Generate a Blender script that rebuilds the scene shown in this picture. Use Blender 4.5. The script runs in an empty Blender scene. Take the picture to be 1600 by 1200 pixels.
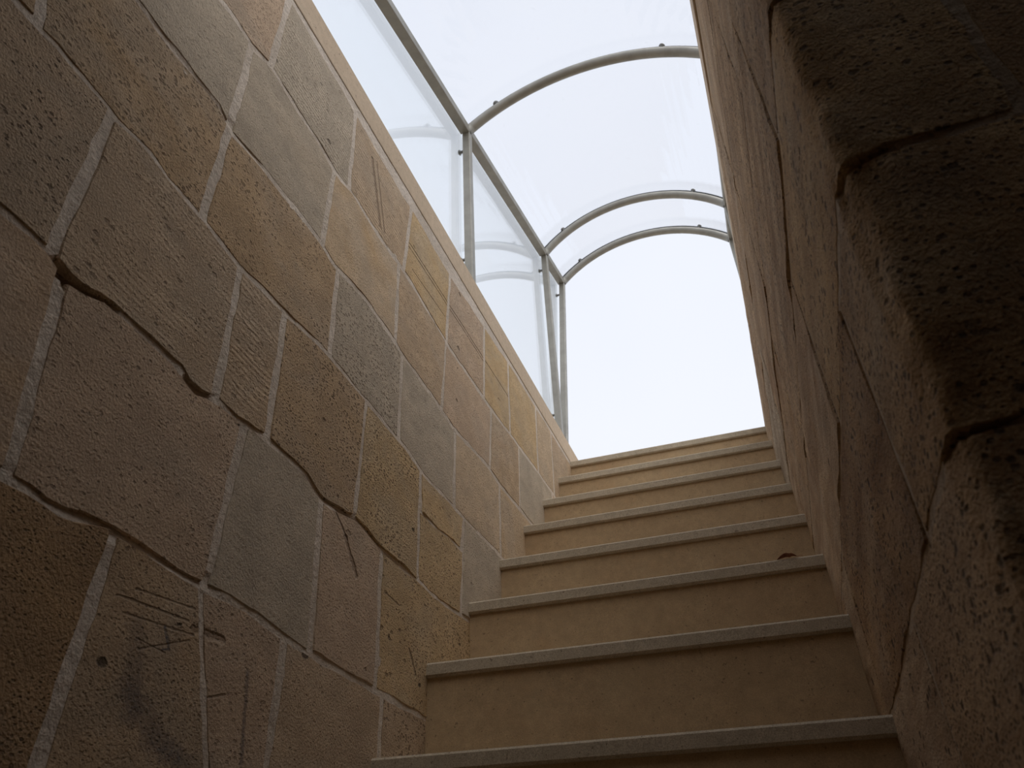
import bpy, math, random
from mathutils import Vector, Matrix, noise

# ---------------------------------------------------------------- camera, sky, exposure
S = 0.85            # metres per layout unit
FL = -1.09          # passage floor in layout units (camera height is 0)
def W(x, y, z):     # layout unit -> world metres, floor at 0
    return Vector((x * S, y * S, (z - FL) * S))

scn = bpy.context.scene
cam_d = bpy.data.cameras.new('camera')
cam = bpy.data.objects.new('camera', cam_d)
scn.collection.objects.link(cam)
cam_d.sensor_width = 36.0
cam_d.lens = 1199.08 / 1600 * 36
cam_d.clip_start = 0.02
cam_d.clip_end = 300
R = Matrix(((0.94159301, 0.21569185, 0.25861099),
            (0.33571814, -0.5410807, -0.77105448),
            (-0.02638075, 0.8128399, -0.58188947)))
cam.matrix_world = Matrix.Translation(W(0, 0, 0)) @ R.to_4x4()
cam_d.dof.use_dof = True
cam_d.dof.focus_distance = 2.2
cam_d.dof.aperture_fstop = 9.0
scn.camera = cam

world = bpy.data.worlds.new('world')
scn.world = world
world.use_nodes = True
wn, wl = world.node_tree.nodes, world.node_tree.links
wn.clear()
w_out = wn.new('ShaderNodeOutputWorld')
w_bg = wn.new('ShaderNodeBackground')
w_tc = wn.new('ShaderNodeTexCoord')
w_no = wn.new('ShaderNodeTexNoise')
w_no.inputs['Scale'].default_value = 1.6
w_no.inputs['Detail'].default_value = 4
w_no.inputs['Roughness'].default_value = 0.45
w_rp = wn.new('ShaderNodeValToRGB')
w_rp.color_ramp.elements[0].position = 0.3
w_rp.color_ramp.elements[0].color = (0.84, 0.885, 0.99, 1)
w_rp.color_ramp.elements[1].position = 0.68
w_rp.color_ramp.elements[1].color = (0.91, 0.94, 1.02, 1)
wl.new(w_tc.outputs['Generated'], w_no.inputs['Vector'])
wl.new(w_no.outputs['Fac'], w_rp.inputs['Fac'])
wl.new(w_rp.outputs['Color'], w_bg.inputs['Color'])
wl.new(w_bg.outputs['Background'], w_out.inputs['Surface'])
w_bg.inputs['Strength'].default_value = 1.0

# veiled sun behind the overcast, very soft
SUN = 1.35
if SUN:
    sd = bpy.data.lights.new('veiled_sun', 'SUN')
    sd.energy = SUN
    sd.angle = math.radians(60)
    sd.color = (1.0, 0.97, 0.93)
    so = bpy.data.objects.new('veiled_sun', sd)
    scn.collection.objects.link(so)
    so.rotation_euler = Vector((0.48, -0.38, 0.8)).to_track_quat('Z', 'Y').to_euler()

scn.view_settings.view_transform = 'Standard'
scn.view_settings.look = 'None'
scn.view_settings.gamma = 1.0
scn.view_settings.exposure = 0.0
scn.view_settings.use_curve_mapping = False
scn.cycles.max_bounces = 12
scn.cycles.diffuse_bounces = 7
scn.cycles.glossy_bounces = 4
scn.cycles.transparent_max_bounces = 24

rnd = random.Random(11)

# ---------------------------------------------------------------- materials
def new_mat(name):
    m = bpy.data.materials.new(name)
    m.use_nodes = True
    nt = m.node_tree
    nt.nodes.clear()
    out = nt.nodes.new('ShaderNodeOutputMaterial')
    b = nt.nodes.new('ShaderNodeBsdfPrincipled')
    nt.links.new(b.outputs['BSDF'], out.inputs['Surface'])
    return m, nt, b, out

class N:
    """small helper for node chains"""
    def __init__(s, nt): s.nt = nt
    def node(s, t, **kw):
        n = s.nt.nodes.new(t)
        for k, v in kw.items(): setattr(n, k, v)
        return n
    def link(s, a, b): s.nt.links.new(a, b)
    def put(s, sock, v):
        if isinstance(v, bpy.types.NodeSocket): s.link(v, sock)
        else: sock.default_value = v
    def math(s, op, a, b=None, c=None, clamp=False):
        n = s.node('ShaderNodeMath', operation=op, use_clamp=clamp)
        s.put(n.inputs[0], a)
        if b is not None: s.put(n.inputs[1], b)
        if c is not None: s.put(n.inputs[2], c)
        return n.outputs[0]
    def vmath(s, op, a, b=None):
        n = s.node('ShaderNodeVectorMath', operation=op)
        s.put(n.inputs[0], a)
        if b is not None: s.put(n.inputs[1], b)
        return n.outputs['Value'] if op in ('LENGTH', 'DOT_PRODUCT', 'DISTANCE') else n.outputs[0]
    def scale(s, a, k):
        n = s.node('ShaderNodeVectorMath', operation='SCALE')
        s.put(n.inputs[0], a); s.put(n.inputs['Scale'], k)
        return n.outputs[0]
    def noise(s, vec, scale, detail=3, rough=0.5, dist=0.0):
        n = s.node('ShaderNodeTexNoise')
        s.link(vec, n.inputs['Vector'])
        n.inputs['Scale'].default_value = scale
        n.inputs['Detail'].default_value = detail
        n.inputs['Roughness'].default_value = rough
        n.inputs['Distortion'].default_value = dist
        return n.outputs['Fac']
    def remap(s, v, a, b, c=0.0, d=1.0):
        n = s.node('ShaderNodeMapRange')
        s.put(n.inputs['Value'], v)
        for k, x in zip(('From Min', 'From Max', 'To Min', 'To Max'), (a, b, c, d)):
            n.inputs[k].default_value = x
        return n.outputs[0]
    def mix(s, f, a, b, mode='MIX'):
        n = s.node('ShaderNodeMix', data_type='RGBA', blend_type=mode)
        s.put(n.inputs[0], f)
        for sock, v in ((n.inputs[6], a), (n.inputs[7], b)):
            if isinstance(v, tuple) and len(v) == 3: v = v + (1,)
            s.put(sock, v)
        return n.outputs[2]
    def attr(s, name):
        n = s.node('ShaderNodeAttribute', attribute_type='OBJECT', attribute_name=name)
        return n.outputs['Fac']
    def bump(s, h, dist, strength=1.0, normal=None):
        n = s.node('ShaderNodeBump')
        n.inputs['Strength'].default_value = strength
        n.inputs['Distance'].default_value = dist
        s.put(n.inputs['Height'], h)
        if normal is not None: s.link(normal, n.inputs['Normal'])
        return n.outputs['Normal']

def seg_mask(q, a, b, w):
    """1 on the line a-b of a wall plane x = const (layout y,z), fading out at width w"""
    A, B = W(-1, *a), W(-1, *b)
    d = B - A
    g = q.node('ShaderNodeNewGeometry').outputs['Position']
    r = q.vmath('SUBTRACT', g, tuple(A))
    t = q.math('DIVIDE', q.vmath('DOT_PRODUCT', r, tuple(d)), d.length_squared, clamp=True)
    dv = q.vmath('SUBTRACT', r, q.scale(tuple(d), t))
    sp = q.node('ShaderNodeSeparateXYZ')
    q.link(dv, sp.inputs[0])
    dist = q.math('SQRT', q.math('ADD', q.math('POWER', sp.outputs[1], 2.0), q.math('POWER', sp.outputs[2], 2.0)))
    wob = q.noise(g, 90, 2)
    dist = q.math('MULTIPLY', dist, q.remap(wob, 0.3, 0.7, 0.7, 1.6))
    return q.remap(dist, w * S * 0.35, w * S, 1.0, 0.0)

def sandstone(name, grooves=(), pencil=()):
    m, nt, b, out = new_mat(name)
    q = N(nt)
    tc = q.node('ShaderNodeTexCoord').outputs['Object']
    oi = q.node('ShaderNodeObjectInfo')
    rndv = q.node('ShaderNodeCombineXYZ')
    q.link(q.math('MULTIPLY', oi.outputs['Random'], 37.0), rndv.inputs[0])
    q.link(q.math('MULTIPLY', oi.outputs['Random'], 91.0), rndv.inputs[1])
    v = q.vmath('ADD', tc, rndv.outputs[0])
    pit, comb, och = q.attr('pit'), q.attr('comb'), q.attr('ochre')
    # bedding of the rock: stretched along the wall
    mp = q.node('ShaderNodeMapping')
    mp.inputs['Scale'].default_value = (1.0, 0.75, 1.15)
    mp.inputs['Rotation'].default_value = (0.12, 0, 0)
    q.link(v, mp.inputs['Vector'])
    vs = mp.outputs[0]
    big = q.noise(vs, 5.0, 4, 0.55, 0.8)
    mid = q.noise(vs, 16.0, 4, 0.6, 0.3)
    grain = q.noise(v, 340, 2, 0.6)
    grit = q.noise(v, 230, 3, 0.6)
    def dots(scale, vec, lo, rmax):
        vr = q.node('ShaderNodeTexVoronoi')
        vr.inputs['Scale'].default_value = scale
        wv_ = q.vmath('ADD', vec, q.scale(q.node('ShaderNodeTexNoise').outputs['Color'], 0.0))
        q.link(wv_, vr.inputs['Vector'])
        sp = q.node('ShaderNodeSeparateColor')
        q.link(vr.outputs['Color'], sp.inputs[0])
        rad = q.remap(sp.outputs[0], lo, 1.0, 0.0, rmax)
        d = q.math('ADD', vr.outputs['Distance'], q.math('MULTIPLY', q.math('SUBTRACT', grit, 0.5), 0.35))
        return q.remap(q.math('SUBTRACT', rad, d), -0.02, 0.10)
    fine = dots(135, vs, 0.0, 0.50)
    coarse = dots(60, vs, 0.60, 0.36)
    pits = q.math('MAXIMUM', q.math('MULTIPLY', fine, q.remap(mid, 0.36, 0.55, 0.15, 1.0)), coarse)
    pits = q.math('MULTIPLY', pits, pit)
    vo = q.node('ShaderNodeTexVoronoi')
    vo.inputs['Scale'].default_value = 17
    q.link(q.vmath('ADD', vs, q.scale(q.node('ShaderNodeNewGeometry').outputs['Position'], 0.0)), vo.inputs['Vector'])
    hsize = q.remap(q.noise(v, 9.0, 1), 0.50, 0.72, 0.0, 0.18)
    wob = q.math('MULTIPLY', q.math('SUBTRACT', grit, 0.5), 0.12)
    hole = q.math('SUBTRACT', hsize, q.math('ADD', vo.outputs['Distance'], wob))
    hole = q.math('MULTIPLY', q.remap(hole, 0.0, 0.05), q.remap(pit, 0.1, 0.4))
    # comb-tool lines
    wv = q.node('ShaderNodeTexWave', wave_type='BANDS', bands_direction='Z')
    wv.inputs['Scale'].default_value = 22
    wv.inputs['Distortion'].default_value = 9.0
    wv.inputs['Detail'].default_value = 2
    wv.inputs['Detail Scale'].default_value = 0.35
    q.link(vs, wv.inputs['Vector'])
    cl = q.math('MULTIPLY', q.math('MULTIPLY', wv.outputs['Fac'], comb), q.remap(mid, 0.4, 0.55, 0.2, 1.0))
    # colour
    base = oi.outputs['Color']
    c = q.mix(q.math('MULTIPLY', q.remap(big, 0.45, 0.7), q.math('MULTIPLY', och, 0.8)), base, (0.53, 0.33, 0.14))
    c = q.mix(q.remap(big, 0.5, 0.22, 0.0, 0.55), c, (0.44, 0.365, 0.275))
    c = q.mix(1.0, c, q.remap(mid, 0.25, 0.75, 0.80, 1.12), 'MULTIPLY')
    # long weathered bedding streaks (only on stones that show them)
    mp2 = q.node('ShaderNodeMapping')
    mp2.inputs['Scale'].default_value = (1.0, 0.30, 1.7)
    mp2.inputs['Rotation'].default_value = (0.05, 0, 0)
    q.link(v, mp2.inputs['Vector'])
    streak = q.noise(mp2.outputs[0], 8.0, 6, 0.68, 0.4)
    sa = q.attr('strata')
    c = q.mix(sa, c, q.mix(1.0, c, q.mix(q.remap(streak, 0.36, 0.62), (0.64, 0.55, 0.46), (1.06, 1.04, 1.0)), 'MULTIPLY'))
    c = q.mix(1.0, c, q.remap(grain, 0.3, 0.7, 0.86, 1.08), 'MULTIPLY')
    c = q.mix(1.0, c, q.remap(grit, 0.3, 0.7, 0.84, 1.08), 'MULTIPLY')
    c = q.mix(q.math('MULTIPLY', pits, 0.92), c, (0.10, 0.062, 0.036))  # pit and hole colour holds dirt plus shade the bump cannot cast
    c = q.mix(q.math('MULTIPLY', hole, 0.8), c, (0.06, 0.036, 0.02))
    h = q.math('ADD', q.math('MULTIPLY', mid, 0.45), q.math('MULTIPLY', grit, q.remap(pit, 0, 1, 0.3, 0.95)))
    h = q.math('ADD', h, q.math('MULTIPLY', grain, 0.13))
    h = q.math('SUBTRACT', h, q.math('MULTIPLY', pits, 0.9))
    h = q.math('SUBTRACT', h, q.math('MULTIPLY', hole, 2.2))
    h = q.math('ADD', h, q.math('MULTIPLY', cl, 0.2))
    h = q.math('ADD', h, q.math('MULTIPLY', q.math('MULTIPLY', streak, sa), 1.3))
    for a, e, w, dk in grooves:
        mk = seg_mask(q, a, e, w)
        h = q.math('SUBTRACT', h, q.math('MULTIPLY', mk, dk * 0.5))
        c = q.mix(q.math('MULTIPLY', mk, 0.45), c, (0.12, 0.07, 0.04))
    for a, e, w, st in pencil:
        mk = q.math('MULTIPLY', seg_mask(q, a, e, w), q.remap(grit, 0.35, 0.65, 0.35, 1.0))
        c = q.mix(q.math('MULTIPLY', mk, st), c, (0.055, 0.058, 0.075))
    q.link(c, b.inputs['Base Color'])
    b.inputs['Roughness'].default_value = 0.92
    b.inputs['Specular IOR Level'].default_value = 0.25
    q.link(q.bump(h, 0.0055, 1.0), b.inputs['Normal'])
    return m

M = {}
M['stone'] = sandstone('sandstone')
M['marked'] = sandstone('sandstone_marked',
    grooves=[((0.93, 0.463), (1.10, 0.472), 0.0036, 1.0), ((0.95, 0.44), (1.12, 0.452), 0.0030, 0.9),
             ((0.965, 0.485), (1.11, 0.497), 0.0030, 0.7), ((1.0, 0.395), (1.11, 0.44), 0.0030, 0.8),
             ((1.115, 0.463), (1.2, 0.468), 0.0120, 1.6), ((1.19, 0.36), (1.235, 0.375), 0.0036, 0.8),
             ((0.99, 0.41), (1.06, 0.405), 0.0024, 0.8)],
    pencil=[((1.048, 0.445), (1.068, 0.414), 0.0060, 0.95), ((1.068, 0.414), (1.052, 0.408), 0.0030, 0.9),
            ((1.289, 0.43), (1.316, 0.27), 0.0090, 0.75), ((0.985, 0.43), (1.02, 0.30), 0.0300, 0.42),
            ((1.00, 0.33), (1.14, 0.25), 0.0360, 0.5), ((1.06, 0.27), (1.28, 0.235), 0.0280, 0.4)])
M['cracked'] = sandstone('sandstone_cracked',
    grooves=[((1.515, 0.895), (1.60, 0.835), 0.0048, 2.0), ((1.59, 0.835), (1.66, 0.76), 0.0132, 1.8),
             ((1.827, 0.77), (1.90, 0.762), 0.0042, 1.8), ((1.98, 0.66), (2.03, 0.60), 0.0078, 1.8)])
M['tooled'] = sandstone('sandstone_tooled',
    grooves=[((1.50, 2.245), (1.60, 1.995), 0.0120, 1.5), ((1.535, 2.25), (1.63, 2.0), 0.0060, 1.3)])
M['furrowed'] = sandstone('sandstone_furrowed',
    grooves=[((1.80, 2.125), (2.6, 2.125), 0.0060, 1.7), ((1.80, 2.105), (2.6, 2.107), 0.0048, 1.5),
             ((2.6, 2.125), (2.95, 2.125), 0.0060, 1.6), ((1.85, 2.02), (2.15, 2.03), 0.0048, 0.8)])

def mortar_mat(name, ca, cb):
    m, nt, b, out = new_mat(name)
    q = N(nt)
    v = q.node('ShaderNodeTexCoord').outputs['Object']
    a, g, f = q.noise(v, 6, 3), q.noise(v, 70, 4, 0.7), q.noise(v, 320, 2, 0.6)
    c = q.mix(q.remap(a, 0.35, 0.65), ca, cb)
    c = q.mix(1.0, c, q.remap(g, 0.3, 0.7, 0.8, 1.08), 'MULTIPLY')
    c = q.mix(1.0, c, q.remap(f, 0.3, 0.7, 0.86, 1.06), 'MULTIPLY')
    q.link(c, b.inputs['Base Color'])
    b.inputs['Roughness'].default_value = 0.95
    b.inputs['Specular IOR Level'].default_value = 0.2
    q.link(q.bump(q.math('ADD', g, q.math('MULTIPLY', f, 0.2)), 0.006, 0.9), b.inputs['Normal'])
    return m
M['mortar'] = mortar_mat('lime_mortar', (0.60, 0.505, 0.41), (0.74, 0.635, 0.53))
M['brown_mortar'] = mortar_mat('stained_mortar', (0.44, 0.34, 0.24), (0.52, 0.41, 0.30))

def sawn_stone(name, col, col2, grit_amt, blotch=(0.36, 0.29, 0.2)):
    m, nt, b, out = new_mat(name)
    q = N(nt)
    tc = q.node('ShaderNodeTexCoord').outputs['Object']
    oi = q.node('ShaderNodeObjectInfo')
    rv = q.node('ShaderNodeCombineXYZ')
    q.link(q.math('MULTIPLY', oi.outputs['Random'], 53.0), rv.inputs[0])
    v = q.vmath('ADD', tc, rv.outputs[0])
    a, g, f = q.noise(v, 2.2, 4, 0.6, 0.6), q.noise(v, 40, 4, 0.65), q.noise(v, 420, 2, 0.7)
    sp = q.noise(v, 130, 2, 0.5)
    c = q.mix(q.remap(a, 0.3, 0.7), col, col2)
    c = q.mix(q.remap(q.noise(v, 5.0, 3, 0.6), 0.58, 0.75, 0.0, 0.5), c, blotch)
    c = q.mix(1.0, c, q.remap(g, 0.3, 0.7, 0.88, 1.08), 'MULTIPLY')
    c = q.mix(1.0, c, q.remap(f, 0.3, 0.7, 1.0 - grit_amt, 1.0 + grit_amt * 0.6), 'MULTIPLY')
    c = q.mix(q.remap(sp, 0.68, 0.72, 0.0, 0.6), c, (0.12, 0.08, 0.05))
    q.link(c, b.inputs['Base Color'])
    b.inputs['Roughness'].default_value = 0.85
    b.inputs['Specular IOR Level'].default_value = 0.3
    q.link(q.bump(q.math('ADD', q.math('MULTIPLY', g, 0.5), q.math('MULTIPLY', f, 0.4)), 0.0012, 0.8), b.inputs['Normal'])
    return m
M['riser'] = sawn_stone('sawn_sandstone', (0.41, 0.275, 0.15), (0.50, 0.362, 0.21), 0.2, (0.42, 0.26, 0.13))
M['tread'] = sawn_stone('granite_tread', (0.43, 0.352, 0.25), (0.52, 0.43, 0.315), 0.38, (0.38, 0.305, 0.21))
M['coping'] = sawn_stone('coping_stone', (0.54, 0.415, 0.29), (0.60, 0.465, 0.33), 0.12, (0.52, 0.39, 0.27))
M['paving'] = sawn_stone('paving', (0.45, 0.40, 0.34), (0.52, 0.46, 0.39), 0.2)

def plaster():
    m, nt, b, out = new_mat('dim_passage_plaster')
    q = N(nt)
    v = q.node('ShaderNodeTexCoord').outputs['Object']
    a, g = q.noise(v, 2.0, 4), q.noise(v, 50, 4, 0.6)
    c = q.mix(q.remap(a, 0.3, 0.7), (0.36, 0.27, 0.18), (0.44, 0.34, 0.23))
    c = q.mix(1.0, c, q.remap(g, 0.3, 0.7, 0.8, 1.1), 'MULTIPLY')
    q.link(c, b.inputs['Base Color'])
    b.inputs['Roughness'].default_value = 0.95
    q.link(q.bump(g, 0.006, 0.7), b.inputs['Normal'])
    return m
M['plaster'] = plaster()

def metal(name, col, rough, metallic=0.85):
    m, nt, b, out = new_mat(name)
    q = N(nt)
    v = q.node('ShaderNodeTexCoord').outputs['Object']
    a, g = q.noise(v, 14, 4, 0.6), q.noise(v, 120, 3, 0.7)
    c = q.mix(q.remap(a, 0.35, 0.7), col, tuple(x * 0.82 for x in col))
    c = q.mix(q.remap(g, 0.66, 0.74, 0, 0.5), c, (0.24, 0.19, 0.13))
    q.link(c, b.inputs['Base Color'])
    b.inputs['Metallic'].default_value = metallic
    q.link(q.remap(a, 0.3, 0.7, rough - 0.06, rough + 0.1), b.inputs['Roughness'])
    return m
M['steel'] = metal('dull_stainless_steel', (0.34, 0.325, 0.285), 0.45, 0.4)
M['bolt'] = metal('dark_bolt_steel', (0.30, 0.30, 0.29), 0.45)

def glass(name, tint, rough=0.0, dirt=0.05):
    m, nt, b, out = new_mat(name)
    nt.nodes.remove(b)
    q = N(nt)
    tr = q.node('ShaderNodeBsdfTransparent')
    tr.inputs['Color'].default_value = tint + (1,)
    gl = q.node('ShaderNodeBsdfGlossy')
    gl.inputs['Roughness'].default_value = rough
    lw = q.node('ShaderNodeLayerWeight')
    lw.inputs['Blend'].default_value = 0.5
    fr5 = q.math('ADD', q.math('MULTIPLY', q.math('POWER', lw.outputs['Facing'], 5.0), 0.95), 0.03)
    mx = q.node('ShaderNodeMixShader')
    q.link(fr5, mx.inputs[0])
    q.link(tr.outputs[0], mx.inputs[1])
    q.link(gl.outputs[0], mx.inputs[2])
    # thin film of dust
    df = q.node('ShaderNodeBsdfTranslucent')
    df.inputs['Color'].default_value = (0.75, 0.75, 0.73, 1)
    v = q.node('ShaderNodeTexCoord').outputs['Object']
    spots = q.remap(q.noise(v, 26, 5, 0.7, 0.5), 0.62, 0.85, 0.0, dirt)
    mx2 = q.node('ShaderNodeMixShader')
    q.link(spots, mx2.inputs[0])
    q.link(mx.outputs[0], mx2.inputs[1])
    q.link(df.outputs[0], mx2.inputs[2])
    q.link(mx2.outputs[0], out.inputs['Surface'])
    return m
M['glass'] = glass('clear_glass', (0.985, 0.998, 1.0), 0.0, 0.015)
M['roof_glass'] = glass('curved_roof_glass', (0.995, 0.997, 1.0), 0.0, 0.05)
m_, nt_, b_, o_ = new_mat('black_gasket')
b_.inputs['Base Color'].default_value = (0.025, 0.027, 0.027, 1)
b_.inputs['Roughness'].default_value = 0.7
M['gasket'] = m_
def leaf_mat():
    m, nt, b, out = new_mat('dry_leaf')
    q = N(nt)
    v = q.node('ShaderNodeTexCoord').outputs['Object']
    c = q.mix(q.remap(q.noise(v, 60, 3), 0.35, 0.65), (0.16, 0.05, 0.028), (0.26, 0.10, 0.05))
    q.link(c, b.inputs['Base Color'])
    b.inputs['Roughness'].default_value = 0.7
    return m
M['leaf'] = leaf_mat()

# ---------------------------------------------------------------- mesh helpers
WORLD = {}      # world origin of every object by name
def link_mesh(name, verts, faces, mat, parent=None, smooth=False, origin=None):
    """verts in layout units"""
    pts = [W(*v) for v in verts]
    if origin is None:
        lo = Vector([min(p[i] for p in pts) for i in range(3)])
        hi = Vector([max(p[i] for p in pts) for i in range(3)])
        org = (lo + hi) / 2
    else:
        org = W(*origin)
    me = bpy.data.meshes.new(name)
    me.from_pydata([p - org for p in pts], [], faces)
    me.materials.append(mat)
    if smooth:
        me.polygons.foreach_set('use_smooth', [True] * len(me.polygons))
    me.update()
    o = bpy.data.objects.new(name, me)
    scn.collection.objects.link(o)
    if parent is not None:
        o.parent = parent
        o.location = org - WORLD[parent.name]
    else:
        o.location = org
    WORLD[o.name] = org
    return o

def box_vf(a, b):
    x0, y0, z0 = a; x1, y1, z1 = b
    v = [(x0, y0, z0), (x1, y0, z0), (x1, y1, z0), (x0, y1, z0), (x0, y0, z1), (x1, y0, z1), (x1, y1, z1), (x0, y1, z1)]
    f = [(0, 3, 2, 1), (4, 5, 6, 7), (0, 1, 5, 4), (1, 2, 6, 5), (2, 3, 7, 6), (3, 0, 4, 7)]
    return v, f

def merge(parts):
    V, F = [], []
    for v, f in parts:
        n = len(V)
        V += v
        F += [tuple(i + n for i in q) for q in f]
    return V, F

def structure(name, parts, mat, **kw):
    V, F = merge(parts)
    o = link_mesh(name, V, F, mat, **kw)
    o['kind'] = 'structure'
    return o

def bevel(o, w, seg=2, ang=40):
    md = o.modifiers.new('bevel', 'BEVEL')
    md.width = w * S
    md.segments = seg
    md.limit_method = 'ANGLE'
    md.angle_limit = math.radians(ang)
    md.harden_normals = False
    return o

def empty(name, loc, label=None, cat=None, kind=None):
    o = bpy.data.objects.new(name, None)
    o.empty_display_size = 0.1
    scn.collection.objects.link(o)
    o.location = W(*loc)
    WORLD[o.name] = W(*loc)
    if label: o['label'] = label
    if cat: o['category'] = cat
    if kind: o['kind'] = kind
    return o

def interp(poly, x):
    if x <= poly[0][0]: return poly[0][1]
    for (x0, y0), (x1, y1) in zip(poly, poly[1:]):
        if x <= x1:
            return y0 + (y1 - y0) * (x - x0) / (x1 - x0)
    return poly[-1][1]

def samples(n, e):
    s = [0.0, e]
    s += [e + (1 - 2 * e) * i / n for i in range(1, n)]
    return s + [1 - e, 1.0]

def stone(parent, mapf, left, right, bot, top, gv, gb, col, pit, comb, och, amp=0.004, mat='stone', cell=0.032, seed=0, offs=0.0, rag=0.005, bev_=0.003, corner=False, strata=0.0):
    """one dressed block: left / right are (u at bottom, u at top), bot / top are bed functions of u"""
    uw = abs(right[0] - left[0])
    vh = abs(top((left[1] + right[1]) / 2) - bot((left[0] + right[0]) / 2))
    nu = max(4, int(uw / cell)); nv = max(4, int(vh / cell))
    su = samples(nu, min(0.2, bev_ / max(uw, .01)))
    sv = samples(nv, min(0.2, bev_ / max(vh, .01)))
    V, F = [], []
    NU, NV = len(su), len(sv)
    def nz(u, v, s, k=0.0):
        return noise.noise(Vector((u * s + seed * 3.7, v * s + k, seed * 1.3)))
    for j, t in enumerate(sv):
        for i, s in enumerate(su):
            l = left[0] + (left[1] - left[0]) * t + gv
            r = right[0] + (right[1] - right[0]) * t - gv
            u = l + (r - l) * s
            b_, t_ = bot(u) + gb, top(u) - gb
            v = b_ + (t_ - b_) * t
            edge = i in (0, NU - 1) or j in (0, NV - 1)
            ring = i in (1, NU - 2) or j in (1, NV - 2)
            if edge or ring:
                # worn, uneven arrises
                k = rag * (1.0 if edge else 1.15)
                u += k * (nz(u, v, 14, 5.0) + 0.6 * nz(u, v, 37, 9.0))
                v += k * (nz(u, v, 14, 15.0) + 0.6 * nz(u, v, 37, 29.0))
                if (i in (0, NU - 1)) and (j in (0, NV - 1)):
                    u += (0.008 if i == 0 else -0.008)
                    v += (0.006 if j == 0 else -0.006)
            h = amp * (nz(u, v, 3.2) * 1.2 + nz(u, v, 9.0, 40.0) * 0.8 + nz(u, v, 24.0, 80.0) * 0.35) + offs
            if corner and abs(u) < 0.05:
                # knocked and crumbled arris
                k = 1 - abs(u) / 0.05
                h -= k * (0.011 * max(0.0, 0.25 + nz(0, v, 7.0, 3.0)) + 0.012 * max(0.0, nz(u, v, 19.0, 8.0)) + 0.004 * nz(u, v, 60.0, 2.0))
            elif edge: h = max(min(h, 0.002), -0.001) - 0.003
            elif ring: h = max(h + 0.001, 0.0016)
            else: h = max(h + 0.001, 0.0024)
            V.append(mapf(u, v, h))
    idx = lambda i, j: j * NU + i
    dups = {}
    def dup(i, j):
        if (i, j) not in dups:
            dups[(i, j)] = len(V)
            V.append(V[idx(i, j)])
        return dups[(i, j)]
    for j in range(NV - 1):
        for i in range(NU - 1):
            qd = [(i, j), (i + 1, j), (i + 1, j + 1), (i, j + 1)]
            if i in (0, NU - 2) or j in (0, NV - 2):
                # arris faces get vertices of their own so the dressed face stays flat-shaded to its edge
                F.append(tuple(idx(a, c) if (a in (0, NU - 1) or c in (0, NV - 1)) else dup(a, c) for a, c in qd))
            else:
                F.append(tuple(idx(a, c) for a, c in qd))
    # side skirt into the mortar
    rim = [(i, 0) for i in range(NU)] + [(NU - 1, j) for j in range(1, NV)] + [(i, NV - 1) for i in range(NU - 2, -1, -1)] + [(0, j) for j in range(NV - 2, 0, -1)]
    base = len(V)
    for (i, j) in rim:
        l = left[0] + (left[1] - left[0]) * sv[j] + gv
        r = right[0] + (right[1] - right[0]) * sv[j] - gv
        u = l + (r - l) * su[i]
        b_, t_ = bot(u) + gb, top(u) - gb
        V.append(mapf(u, b_ + (t_ - b_) * sv[j], -0.035))
    n = len(rim)
    for k in range(n):
        a, b2 = rim[k], rim[(k + 1) % n]
        F.append((idx(*a), base + k, base + (k + 1) % n, idx(*b2)))
    o = link_mesh('stone', V, F, M[mat], parent=parent, smooth=True)
    sm = []
    for j in range(NV - 1):
        for i in range(NU - 1):
            sm.append(not (i in (0, NU - 2) or j in (0, NV - 2)))
    sm += [False] * (len(F) - len(sm))
    o.data.polygons.foreach_set('use_smooth', sm)
    o.color = col + (1,)
    o['pit'], o['comb'], o['ochre'] = float(pit), float(comb), float(och)
    o['strata'] = float(strata)
    return o

# stone tints (albedo)
G = (0.53, 0.435, 0.325)      # grey olive, smooth
O = (0.55, 0.405, 0.27)      # olive tan
T = (0.61, 0.46, 0.31)      # tan
B = (0.54, 0.385, 0.24)      # brown
P = (0.58, 0.425, 0.295)     # pinkish brown
C = (0.61, 0.435, 0.245)      # ochre
D = (0.42, 0.27, 0.145)      # dark brown

# ---------------------------------------------------------------- structure: floor, passage shell, ground
CE = 0.20           # unseen passage ceiling edge, placed to tune light on jamb and risers; open beyond
structure('floor', [box_vf((-1.6, -2.4, FL - 0.3), (2.8, 5.2, FL))], M['plaster'])
structure('ceiling', [box_vf((-1.34, -2.6, 2.2), (3.0, CE, 2.37)), box_vf((0.9, CE, 2.2), (3.0, 0.96, 2.37))], M['plaster'])
structure('wall_back', [box_vf((-1.6, -2.6, FL), (2.8, -2.4, 2.2))], M['plaster'])
structure('wall_passage', [box_vf((2.8, -2.6, FL), (3.0, 0.96, 2.2))], M['plaster'])
g_in = (-1.34, -2.6, 0.54, 4.42)
structure('ground', [box_vf((-16, -12, 2.2), (g_in[0], 22, 2.37)), box_vf((g_in[2], 0.96, 2.2), (3.0, 22, 2.37)), box_vf((3.0, -12, 2.2), (16, 22, 2.37)),
                     box_vf((g_in[0], -12, 2.2), (3.0, g_in[1], 2.37)), box_vf((g_in[0], g_in[3], 2.2), (g_in[2], 22, 2.37))], M['paving'])

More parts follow.
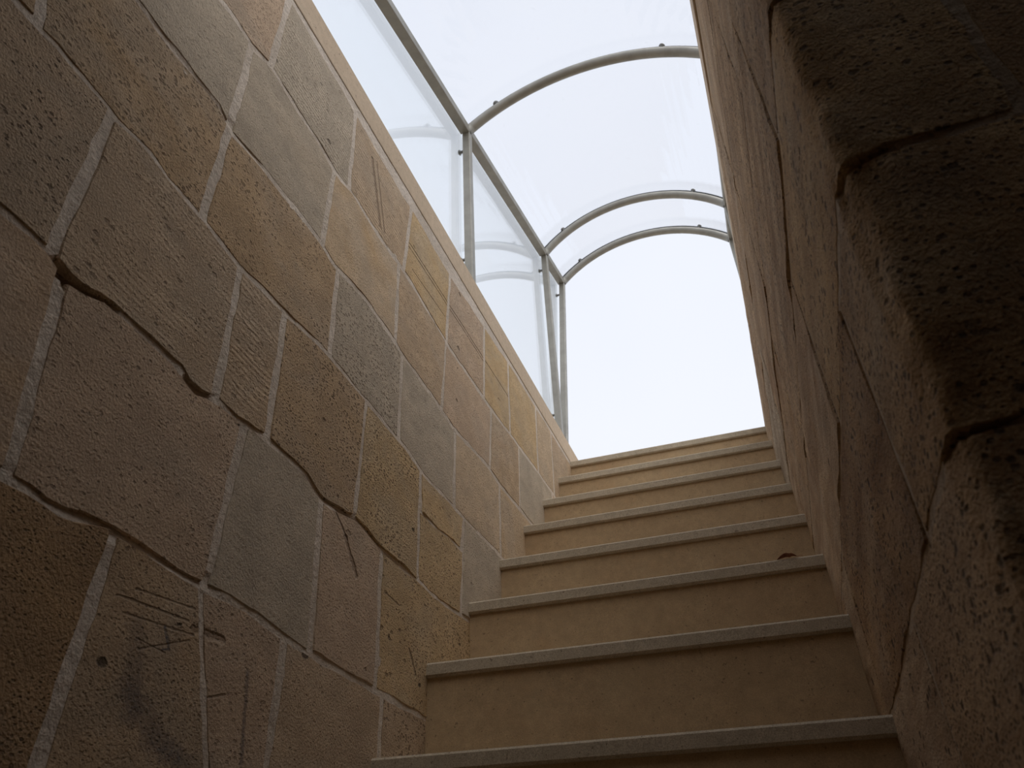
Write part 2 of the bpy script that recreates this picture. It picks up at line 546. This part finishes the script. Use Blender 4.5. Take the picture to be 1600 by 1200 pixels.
# ---------------------------------------------------------------- left wall
def mortar_front(V, F, u0, u1, v0, v1, step, mapf, hf):
    nu, nv = int((u1 - u0) / step), int((v1 - v0) / step)
    b = len(V)
    for j in range(nv + 1):
        for i in range(nu + 1):
            u, v = u0 + (u1 - u0) * i / nu, v0 + (v1 - v0) * j / nv
            V.append(mapf(u, v, hf(u, v)))
    for j in range(nv):
        for i in range(nu):
            a = b + j * (nu + 1) + i
            F.append((a, a + 1, a + nu + 2, a + nu + 1))
def rough(u, v):
    return 0.0012 * noise.noise(Vector((u * 30, v * 30, 3))) + 0.0009 * noise.noise(Vector((u * 9, v * 9, 7)))
def h_left(u, v):
    h = 0.0008 + rough(u, v)
    # washed-out joints and one open hole under the tooled block
    for (a, c, w, hh, d) in ((0.685, 0.925, 0.075, 0.030, 0.035), (0.985, 0.905, 0.05, 0.022, 0.010), (1.9, 0.875, 0.12, 0.02, 0.004),
                             (0.93, 0.56, 0.28, 0.02, 0.006), (1.45, 0.895, 0.2, 0.018, 0.003), (0.75, 1.63, 0.3, 0.016, 0.005), (1.66, 0.9, 0.2, 0.016, 0.006)):
        q = ((u - a) / w) ** 2 + ((v - c) / hh) ** 2
        if q < 1: h -= d * (1 - q) ** 0.6
    return h
map_left = lambda u, v, h: (-1 + h, u, v)
V_, F_ = [], []
mortar_front(V_, F_, 0.30, 2.55, 0.0, 2.376, 0.0125, map_left, h_left)
wl_ = structure('wall_left', [box_vf((-1.34, -2.4, FL), (-1.04, 4.42, 2.375)), box_vf((-1.04, -2.4, FL), (-0.9992, 0.30, 2.375)),
                              box_vf((-1.04, 2.55, FL), (-0.9992, 4.42, 2.375)), box_vf((-1.04, 0.30, FL), (-0.9992, 2.55, 0.0)), (V_, F_)], M['mortar'])
map_left = lambda u, v, h: (-1 + h, u, v)
beds = {
 'D': [(0.97, 2.36), (1.364, 2.337), (1.58, 2.322), (1.913, 2.318), (2.173, 2.30), (2.593, 2.325), (2.991, 2.355), (3.655, 2.36), (4.05, 2.36)],
 'C': [(0.731, 1.96), (0.781, 1.969), (0.878, 1.963), (0.946, 1.989), (1.097, 1.973), (1.215, 1.97), (1.307, 1.948), (1.4, 1.966), (1.577, 1.95), (1.75, 1.958), (1.878, 1.953), (2.175, 1.913), (2.431, 1.91), (2.657, 1.905), (2.947, 1.92), (3.351, 1.934), (3.575, 1.939), (3.717, 1.937)],
 'B': [(0.549, 1.637), (0.624, 1.634), (0.73, 1.638), (0.84, 1.64), (0.882, 1.608), (0.983, 1.624), (1.119, 1.626), (1.267, 1.631), (1.378, 1.607), (1.545, 1.631), (1.758, 1.614), (1.812, 1.602), (2.153, 1.579), (2.268, 1.563), (2.619, 1.591), (2.764, 1.573), (3.153, 1.579)],
 'A': [(0.369, 1.318), (0.429, 1.315), (0.491, 1.317), (0.589, 1.308), (0.613, 1.304), (0.704, 1.312), (0.774, 1.298), (0.871, 1.294), (0.999, 1.276), (1.196, 1.285), (1.367, 1.296), (1.412, 1.298), (1.618, 1.283), (1.873, 1.269), (2.02, 1.24), (2.348, 1.239), (2.748, 1.242)],
 'E': [(0.506, 0.937), (0.538, 0.936), (0.604, 0.931), (0.634, 0.918), (0.665, 0.915), (0.741, 0.932), (0.831, 0.926), (0.934, 0.918), (0.967, 0.898), (1.038, 0.918), (1.108, 0.913), (1.223, 0.924), (1.385, 0.915), (1.464, 0.888), (1.645, 0.909), (1.785, 0.883), (2.023, 0.876), (2.191, 0.868), (2.404, 0.88)],
 'F': [(0.669, 0.553), (0.725, 0.551), (0.781, 0.545), (0.879, 0.559), (0.974, 0.551), (1.102, 0.544), (1.243, 0.544), (1.383, 0.527), (1.614, 0.515), (1.843, 0.511), (2.1, 0.501)],
 'G': [(0.5, 0.14), (1.2, 0.13), (2.0, 0.12)],
 'H': [(0.5, -0.27), (2.0, -0.28)],
 'I': [(0.5, -0.68), (2.0, -0.67)],
 'J': [(0.5, FL), (2.0, FL)],
}
bf = {k: (lambda u, p=v: interp(p, u)) for k, v in beds.items()}
# (bottom bed, top bed, joints [(y top, y bottom)], first y, last y, stones from the first joint's left side on)
# each stone: tint, pit, comb, ochre, material
courses = [
 ('C', 'D', [(0.48, 0.50), (0.95, 0.947), (1.367, 1.39), (1.812, 1.785), (2.193, 2.175), (2.593, 2.587), (2.922, 2.929), (3.37, 3.362), (3.655, 3.645)], 0.30, 4.40,
  [(T, .4, 0, .2), (P, .35, .1, .1), (G, .3, .7, 0, 'stone'), (O, .2, .8, .15, 'tooled'), (C, .2, .3, .5, 'furrowed'), (P, .3, .2, .2, 'furrowed'), (C, .2, .2, .6, 'furrowed'), (C, .2, .5, .3), (T, .3, .4, .2), (O, .3, .4, .2)]),
 ('B', 'C', [(0.40, 0.41), (0.869, 0.875), (1.303, 1.303), (1.75, 1.768), (2.169, 2.153), (2.673, 2.649), (3.048, 3.033), (3.6, 3.6)], 0.30, 4.42,
  [(T, .4, 0, .2), (G, .15, 0, 0), (G, .12, 0, .1), (T, .12, 0, .6), (O, .2, 0, .3), (P, .3, 0, .2), (O, .3, .4, .4), (G, .1, 0, 0), (T, .1, 0, 0)]),
 ('A', 'B', [(-0.45, -0.44), (0.343, 0.418), (0.876, 0.875), (1.392, 1.412), (1.822, 1.837), (2.28, 2.283), (2.764, 2.763), (3.3, 3.3)], -2.4, 4.42,
  [(T, .4, 0, .2), (B, .5, 0, .2), (B, .65, 0, .5), (B, .6, 0, .35), (G, .55, 0, .1), (G, .15, 0, .05), (T, .25, 0, .1), (T, .2, 0, .4), (T, .2, 0, 0)]),
 ('E', 'A', [(-0.9, -0.9), (-0.15, -0.14), (0.6, 0.605), (1.018, 1.038), (1.202, 1.218), (1.623, 1.625), (2.0, 2.018), (2.372, 2.354), (2.9, 2.9)], -2.4, 4.42,
  [(B, .4, 0, .2), (B, .4, 0, .2), (O, .9, 0, .1), (O, .45, .55, .05), (O, .35, .9, .35), (B, .8, 0, .35), (C, .9, .5, .4), 'SPLIT', (G, .2, 0, 0), (T, .2, 0, 0)]),
 ('F', 'E', [(-1.2, -1.2), (-0.4, -0.4), (0.639, 0.678), (1.142, 1.122), (1.464, 1.493), (1.785, 1.805), (2.5, 2.5)], -2.4, 4.42,
  [(B, .4, 0, .2), (B, .4, 0, .2), (P, .12, 0, .4), (P, .5, .25, .1), (G, .1, 0, 0), (P, .2, 0, .05, 'cracked'), (C, .55, 0, .25, 'cracked'), (T, .4, 0, 0)]),
 ('G', 'F', [(-0.9, -0.9), (0.1, 0.1), (0.891, 0.871), (1.112, 1.263), (1.396, 1.396), (1.843, 1.853), (2.6, 2.6)], -2.4, 4.42,
  [(B, .4, 0, .2), (B, .4, 0, .2), (D, .9, 0, .4), (B, .5, 0, .2, 'marked'), (P, .45, 0, .2, 'marked'), (O, .4, 0, .1), (O, .6, 0, .1), (T, .4, 0, 0)]),
 ('H', 'G', [(-1.3, -1.3), (-0.5, -0.5), (0.3, 0.3), (0.98, 0.98), (1.5, 1.5)], -2.4, 2.2, None),
 ('I', 'H', [(-0.9, -0.9), (0.1, 0.1), (0.8, 0.8)], -2.4, 1.5, None),
 ('J', 'I', [(-1.4, -1.4), (-0.3, -0.3), (0.5, 0.5)], -2.4, 1.2, None),
]
sd_ = 0
JV = {(0.449, 1): 0}
for bk, tk, js, y0, y1, st in courses:
    edges = [(y0, y0)] + js + [(y1, y1)]
    if st is None:
        st = [(rnd.choice([B, T, P, D]), rnd.uniform(.3, .8), 0, rnd.uniform(0, .4)) for _ in range(len(edges) - 1)]
    for k in range(len(edges) - 1):
        sd_ += 1
        a, b2 = edges[k], edges[k + 1]
        s = st[k]
        gv = 0.011 if (a[0] < 1.3) else 0.0098
        gb = 0.0075 if tk in 'BCD' else 0.006
        L_, R_ = (a[1], a[0]), (b2[1], b2[0])
        if tk == 'F' and k == 3: R_ = (b2[1] + 0.006, b2[0] + 0.006)     # the scored line between two marked blocks is very narrow
        if tk == 'F' and k == 4: L_ = (a[1] - 0.006, a[0] - 0.006)
        if s == 'SPLIT':
            md = lambda u: 1.105 + 0.004 * math.sin(u * 20)
            stone(wl_, map_left, L_, R_, md, bf[tk], gv, 0.003, C, .3, .1, .5, seed=sd_, offs=0.004)
            stone(wl_, map_left, L_, R_, bf[bk], md, gv, 0.003, C, .8, .2, .2, seed=sd_ + 60)
            continue
        far = a[0] > 2.9
        stone(wl_, map_left, L_, R_, bf[bk], bf[tk], gv, gb, s[0], s[1], s[2], s[3],
              amp=0.0035 if s[1] > .3 else 0.002, mat=(s[4] if len(s) > 4 else 'stone'), seed=sd_,
              offs=rnd.uniform(0.0, 0.0015) + (0.0025 if tk in 'A' else 0.002 if tk == 'E' else 0.0), cell=0.05 if far or y1 < 3 else 0.032)

# coping slabs along both edges of the well
def quad_prism(p, z0, z1):
    v = [(x, y, z0) for x, y in p] + [(x, y, z1) for x, y in p]
    return v, [(3, 2, 1, 0), (4, 5, 6, 7), (0, 1, 5, 4), (1, 2, 6, 5), (2, 3, 7, 6), (3, 0, 4, 7)]
o = structure('trim_1', [quad_prism([(-1.36, 0.3), (-0.996, 0.3), (-0.996, 4.42), (-1.36, 4.42)], 2.376, 2.506)], M['coping'])
bevel(o, 0.004)
o = structure('trim_2', [quad_prism([(0.160, 0.3), (0.55, 0.3), (0.55, 4.42), (0.199, 4.42)], 2.38, 2.506)], M['coping'])
bevel(o, 0.004)

# ---------------------------------------------------------------- right wall with its quoins at the passage corner
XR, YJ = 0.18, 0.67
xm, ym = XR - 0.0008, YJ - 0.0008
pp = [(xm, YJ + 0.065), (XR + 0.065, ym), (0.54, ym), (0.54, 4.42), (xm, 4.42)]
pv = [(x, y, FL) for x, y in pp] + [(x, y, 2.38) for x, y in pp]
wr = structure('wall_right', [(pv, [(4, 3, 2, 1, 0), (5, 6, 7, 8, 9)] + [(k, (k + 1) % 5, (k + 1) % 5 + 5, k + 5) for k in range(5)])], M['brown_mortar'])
map_right = lambda u, v, h: (XR - h, u, v)
def map_corner(u, v, h):     # u < 0 runs along the passage face, u > 0 along the stair face
    r = 0.018
    if u > r: return (XR - h, YJ + u, v)
    if u < -r: return (XR - u, YJ - h, v)
    a = (u + r) / (2 * r) * math.pi / 2
    q = r * 0.9
    cx, cy = XR + r, YJ + r
    nx, ny = -math.sin(a), -math.cos(a)
    return (cx + nx * (r + h), cy + ny * (r + h), v)
def flat(z, amp=0.006, k=0.0):
    return lambda u: z + amp * noise.noise(Vector((u * 2.1 + k, k * 1.7, z)))
rb = [flat(z, 0.012, i * 5.1) for i, z in enumerate((FL, -0.70, -0.33, 0.02, 0.345, 0.708, 1.075, 1.51, 1.96, 2.37))]
rb[0] = flat(FL, 0); rb[-1] = flat(2.37, 0)
quoin_r = [0.30, 0.55, 0.32, 0.50, 0.24, 0.60, 0.26, 0.45, 0.3]    # reach along the stair face
quoin_l = [0.45, 0.22, 0.42, 0.24, 0.46, 0.195, 0.40, 0.25, 0.42]   # reach along the passage face
Q = (0.56, 0.39, 0.22)
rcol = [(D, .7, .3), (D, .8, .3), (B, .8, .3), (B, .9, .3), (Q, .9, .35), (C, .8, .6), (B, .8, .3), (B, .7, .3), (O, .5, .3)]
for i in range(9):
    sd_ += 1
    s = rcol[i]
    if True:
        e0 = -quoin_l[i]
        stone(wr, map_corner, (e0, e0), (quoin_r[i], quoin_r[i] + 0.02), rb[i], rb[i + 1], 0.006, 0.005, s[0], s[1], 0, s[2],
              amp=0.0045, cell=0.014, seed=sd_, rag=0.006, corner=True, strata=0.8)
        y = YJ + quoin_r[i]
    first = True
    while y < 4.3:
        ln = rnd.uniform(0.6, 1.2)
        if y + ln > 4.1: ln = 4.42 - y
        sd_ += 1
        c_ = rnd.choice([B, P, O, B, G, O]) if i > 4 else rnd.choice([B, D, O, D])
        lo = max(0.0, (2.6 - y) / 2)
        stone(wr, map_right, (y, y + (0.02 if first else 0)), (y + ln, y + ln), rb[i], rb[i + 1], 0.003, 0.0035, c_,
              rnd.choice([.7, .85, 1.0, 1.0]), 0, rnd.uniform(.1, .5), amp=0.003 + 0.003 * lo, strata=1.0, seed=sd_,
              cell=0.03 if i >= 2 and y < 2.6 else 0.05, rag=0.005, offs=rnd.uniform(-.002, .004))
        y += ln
        first = False

# passage face beside the quoins
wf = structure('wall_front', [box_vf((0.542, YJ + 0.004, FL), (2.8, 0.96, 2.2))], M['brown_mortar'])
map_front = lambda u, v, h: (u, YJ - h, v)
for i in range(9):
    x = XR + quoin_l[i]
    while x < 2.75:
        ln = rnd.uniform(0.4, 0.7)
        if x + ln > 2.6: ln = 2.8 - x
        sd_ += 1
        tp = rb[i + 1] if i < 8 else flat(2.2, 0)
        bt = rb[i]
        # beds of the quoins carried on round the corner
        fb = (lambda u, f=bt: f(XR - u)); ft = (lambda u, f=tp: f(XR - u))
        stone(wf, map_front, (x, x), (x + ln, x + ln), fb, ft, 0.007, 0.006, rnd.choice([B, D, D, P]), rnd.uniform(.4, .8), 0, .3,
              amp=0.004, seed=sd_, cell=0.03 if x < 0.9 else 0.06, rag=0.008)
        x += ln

# ---------------------------------------------------------------- stairs
ys = [4.053, 3.741, 3.408, 3.073, 2.739, 2.416, 2.095, 1.807, 1.507, 1.207, 0.907, 0.607 + 0.09]
zs = [2.372, 2.101, 1.805, 1.514, 1.222, 0.940, 0.652, 0.354, 0.065, -0.224, -0.513, -0.802]
st = empty('staircase', (-0.41, 0.7, FL), 'flight of sandstone steps with pale projecting treads climbing between the two stone walls', 'staircase')
XL = -1.0
for i, (y, z) in enumerate(zip(ys, zs)):
    yn = ys[i - 1] if i else 4.42
    zl = zs[i + 1] if i + 1 < len(zs) else FL
    x0, x1 = XL - 0.004, XR + 0.004
    dy, dz, th = 0.011, -0.013, 0.041
    back = yn + 0.035
    v = []
    for x, f in ((x0, 0), (x1, 1)):
        yy, zz = y + dy * f, z + dz * f
        v += [(x, yy, zz - th), (x, back, zz - th), (x, back, zz), (x, yy, zz)]
    fc = [(0, 1, 2, 3), (4, 7, 6, 5), (0, 3, 7, 4), (0, 4, 5, 1), (1, 5, 6, 2), (3, 2, 6, 7)]
    t = link_mesh('tread', v, fc, M['tread'], parent=st)
    bevel(t, 0.0058, 1)
    # riser slab, recessed under the nosing
    v = []
    ry = y + 0.016
    for x, f in ((x0, 0), (x1, 1)):
        yy = ry + dy * f
        v += [(x, yy, zl + (dz * f if i + 1 < len(zs) else 0)), (x, yy + 0.034, zl + (dz * f if i + 1 < len(zs) else 0)), (x, yy + 0.034, z - th + dz * f), (x, yy, z - th + dz * f)]
    link_mesh('riser', v, fc, M['riser'], parent=st)

# ---------------------------------------------------------------- dry leaf on the sixth step from the top
def make_leaf():
    n, m = 14, 6
    V, F = [], []
    L_ = 0.062
    for i in range(n + 1):
        t = i / n
        x = (t - 0.5) * L_
        wdt = 0.012 * (math.sin(math.pi * min(1, t * 1.02)) ** 0.7) + 0.0006
        arch = 0.010 * abs(math.sin(math.pi * t * 1.0)) * (1 - 0.35 * math.exp(-((t - 0.62) / 0.07) ** 2))
        for j in range(m + 1):
            s = j / m * 2 - 1
            V.append((0.072 + x, 2.428 + s * wdt + 0.004 * math.sin(t * 5), 0.9265 + 0.0015 + arch + 0.005 * s * s * math.sin(math.pi * t) - 0.0045 * (1 - abs(s)) * math.sin(math.pi * t)))
    for i in range(n):
        for j in range(m):
            a = i * (m + 1) + j
            F.append((a, a + 1, a + m + 2, a + m + 1))
    # stalk
    b0 = len(V)
    for k in range(5):
        t = k / 4
        for q in range(4):
            an = q * math.pi / 2
            V.append((0.072 + L_ / 2 + t * 0.016, 2.428 - 0.003 + 0.0007 * math.cos(an), 0.929 + 0.002 * math.sin(t * 3) + 0.0007 * math.sin(an)))
    for k in range(4):
        for q in range(4):
            a = b0 + k * 4
            F.append((a + q, a + (q + 1) % 4, a + 4 + (q + 1) % 4, a + 4 + q))
    o = link_mesh('dry_leaf', V, F, M['leaf'], smooth=True)
    md = o.modifiers.new('thick', 'SOLIDIFY')
    md.thickness = 0.0006
    o['label'] = 'small curled red-brown dry leaf lying on a stair tread near the right wall'
    o['category'] = 'leaf'
make_leaf()

# ---------------------------------------------------------------- glass canopy
can = empty('glass_canopy', (-0.35, 2.6, 2.506), 'arched glass canopy with steel tube frame and curved roof panes over the stairwell', 'canopy')
def zrail(y): return 3.268 + 0.301 * (y - 1.467)       # underside of the rails
def bar(name, a, b, w, h, mat, parent, up=Vector((0, 0, 1)), bev=0.004):
    """rectangular bar from a to b; w along x, h along up"""
    a, b = Vector(a), Vector(b)
    ux = Vector((1, 0, 0)) * w / 2
    uh = up.normalized() * h / 2
    V = [tuple(p + sx * ux + sh * uh) for p in (a, b) for sx, sh in ((-1, -1), (1, -1), (1, 1), (-1, 1))]
    F = [(3, 2, 1, 0), (4, 5, 6, 7), (0, 1, 5, 4), (1, 2, 6, 5), (2, 3, 7, 6), (3, 0, 4, 7)]
    o = link_mesh(name, V, F, M[mat], parent=parent)
    bevel(o, bev, 2)
    return o
XI, XO = -1.0, 0.272           # inner faces of the two side frames
RW = 0.042
arch_y = [0.94, 2.41, 3.876, 4.373]
apex = [3.812 - 0.301 * 1.47, 3.812, 4.315, 4.447]
post_base = [0.98, 2.475, 3.95, 4.055]
cxm = (XI + XO) / 2
sl = Vector((0, 1, 0.301)).normalized()
for side, xi in ((-1, XI), (1, XO)):
    xc = xi + side * RW / 2
    rw, rh = 0.052, 0.050
    for k in range(3):
        a, b2 = arch_y[k] + 0.019, arch_y[k + 1] - 0.019
        bar('rail', (xi + side * rw / 2, a, zrail(a) + rh / 2), (xi + side * rw / 2, b2, zrail(b2) + rh / 2), rw, rh, 'steel', can, up=sl.cross(Vector((-1, 0, 0))) * 1)
    for k in range(4):
        yt, yb = arch_y[k], post_base[k]
        zt = zrail(yt) + 0.045
        po = bar('post', (xc, yt + 0.0, zt), (xc, yb, 2.508), RW, 0.040, 'steel', can, up=Vector((0, 1, 0)))
        # glass fixing studs on the outer side
        for zz in ((zt - 0.17), 2.66):
            tt = (zt - zz) / (zt - 2.508)
            yy = yt + (yb - yt) * tt
            V, F = [], []
            prof = [(0.0, 0.008), (0.019, 0.008), (0.019, 0.014), (0.026, 0.016), (0.031, 0.011), (0.032, 0.0005)]
            ns = 12
            for d, r in prof:
                for q in range(ns):
                    an = 2 * math.pi * q / ns
                    V.append((xi + side * (RW + d), yy + r * math.cos(an), zz + r * math.sin(an)))
            for p in range(len(prof) - 1):
                for q in range(ns):
                    F.append((p * ns + q, p * ns + (q + 1) % ns, (p + 1) * ns + (q + 1) % ns, (p + 1) * ns + q))
            link_mesh('bolt', V, F, M['bolt'], parent=po, smooth=True)

def arch_pt(k, th, off=0.0):
    """th measured from the crown"""
    h = apex[k] - (zrail(arch_y[k]) + 0.022)
    c = (XO - XI) / 2 + 0.015
    Rr = (c * c + h * h) / (2 * h)
    tmax = math.asin(min(1, c / Rr))
    a = th * tmax
    return (cxm + (Rr + off) * math.sin(a), apex[k] - Rr + (Rr + off) * math.cos(a))
for k in range(4):
    n, ns, r = 40, 14, 0.028
    V, F = [], []
    for i in range(n + 1):
        th = -1 + 2 * i / n
        x, z = arch_pt(k, th)
        x2, z2 = arch_pt(k, th, 1.0)
        nx, nz_ = x2 - x, z2 - z
        for q in range(ns):
            an = 2 * math.pi * q / ns
            V.append((x + r * math.cos(an) * nx, arch_y[k] + r * 0.92 * math.sin(an), z + r * math.cos(an) * nz_))
    for i in range(n):
        for q in range(ns):
            F.append((i * ns + q, i * ns + (q + 1) % ns, (i + 1) * ns + (q + 1) % ns, (i + 1) * ns + q))
    F += [tuple(range(ns)), tuple(reversed(range(n * ns, (n + 1) * ns)))]
    ar = link_mesh('arch', V, F, M['steel'], parent=can, smooth=True)
    # weather strip that seals the roof panes
    V, F = [], []
    for i in range(n + 1):
        th = -1 + 2 * i / n
        for off, yo in ((0.034, -0.006), (0.034, 0.006), (0.041, 0.006), (0.041, -0.006)):
            x, z = arch_pt(k, th, off)
            V.append((x, arch_y[k] + yo, z))
    for i in range(n):
        for q in range(4):
            F.append((i * 4 + q, i * 4 + (q + 1) % 4, (i + 1) * 4 + (q + 1) % 4, (i + 1) * 4 + q))
    F += [(3, 2, 1, 0), tuple(range(n * 4, n * 4 + 4))]
    link_mesh('gasket', V, F, M['gasket'], parent=ar)
    for th in (-0.68, 0.62):
        V, F = [], []
        prof = [(0.024, 0.009), (0.046, 0.009), (0.047, 0.017), (0.053, 0.016), (0.057, 0.010), (0.058, 0.0005)]
        ns2 = 12
        c0 = Vector((arch_pt(k, th)[0], arch_y[k], arch_pt(k, th)[1]))
        x2, z2 = arch_pt(k, th, 1.0)
        nrm = Vector((x2 - c0.x, 0, z2 - c0.z)).normalized()
        tg = Vector((nrm.z, 0, -nrm.x))
        for d, rr in prof:
            for q in range(ns2):
                an = 2 * math.pi * q / ns2
                V.append(tuple(c0 + nrm * d + tg * rr * math.cos(an) + Vector((0, 1, 0)) * rr * math.sin(an)))
        for p in range(len(prof) - 1):
            for q in range(ns2):
                F.append((p * ns2 + q, p * ns2 + (q + 1) % ns2, (p + 1) * ns2 + (q + 1) % ns2, (p + 1) * ns2 + q))
        link_mesh('bolt', V, F, M['bolt'], parent=ar, smooth=True)

# panes
for k in range(3):
    n = 28
    V, F = [], []
    for kk, yo in ((k, 0.008), (k + 1, -0.008)):
        for off in (0.035, 0.042):
            for i in range(n + 1):
                th = -1 + 2 * i / n
                x, z = arch_pt(kk, th, off)
                V.append((x, arch_y[kk] + yo, z))
    m = n + 1
    for i in range(n):
        F.append((i, i + 1, 2 * m + i + 1, 2 * m + i))                       # under side
        F.append((m + i + 1, m + i, 3 * m + i, 3 * m + i + 1))               # upper side
        F.append((i + 1, i, m + i, m + i + 1))
        F.append((2 * m + i, 2 * m + i + 1, 3 * m + i + 1, 3 * m + i))
    F += [(0, 2 * m, 3 * m, m), (n, m + n, 3 * m + n, 2 * m + n)]
    link_mesh('roof_pane', V, F, M['roof_glass'], parent=can, smooth=False)
    for side, xi in ((-1, XI), (1, XO)):
        xa, xb = xi + side * (RW + 0.013), xi + side * (RW + 0.020)
        y0t, y1t = arch_y[k] + 0.004, arch_y[k + 1] - 0.004
        y0b, y1b = post_base[k] + 0.004, post_base[k + 1] - 0.004
        V = []
        for x in (xa, xb):
            V += [(x, y0b, 2.515), (x, y1b, 2.515), (x, y1t, zrail(y1t) + 0.03), (x, y0t, zrail(y0t) + 0.03)]
        F = [(0, 1, 2, 3), (7, 6, 5, 4), (0, 4, 5, 1), (1, 5, 6, 2), (2, 6, 7, 3), (3, 7, 4, 0)]
        link_mesh('side_pane', V, F, M['glass'], parent=can)
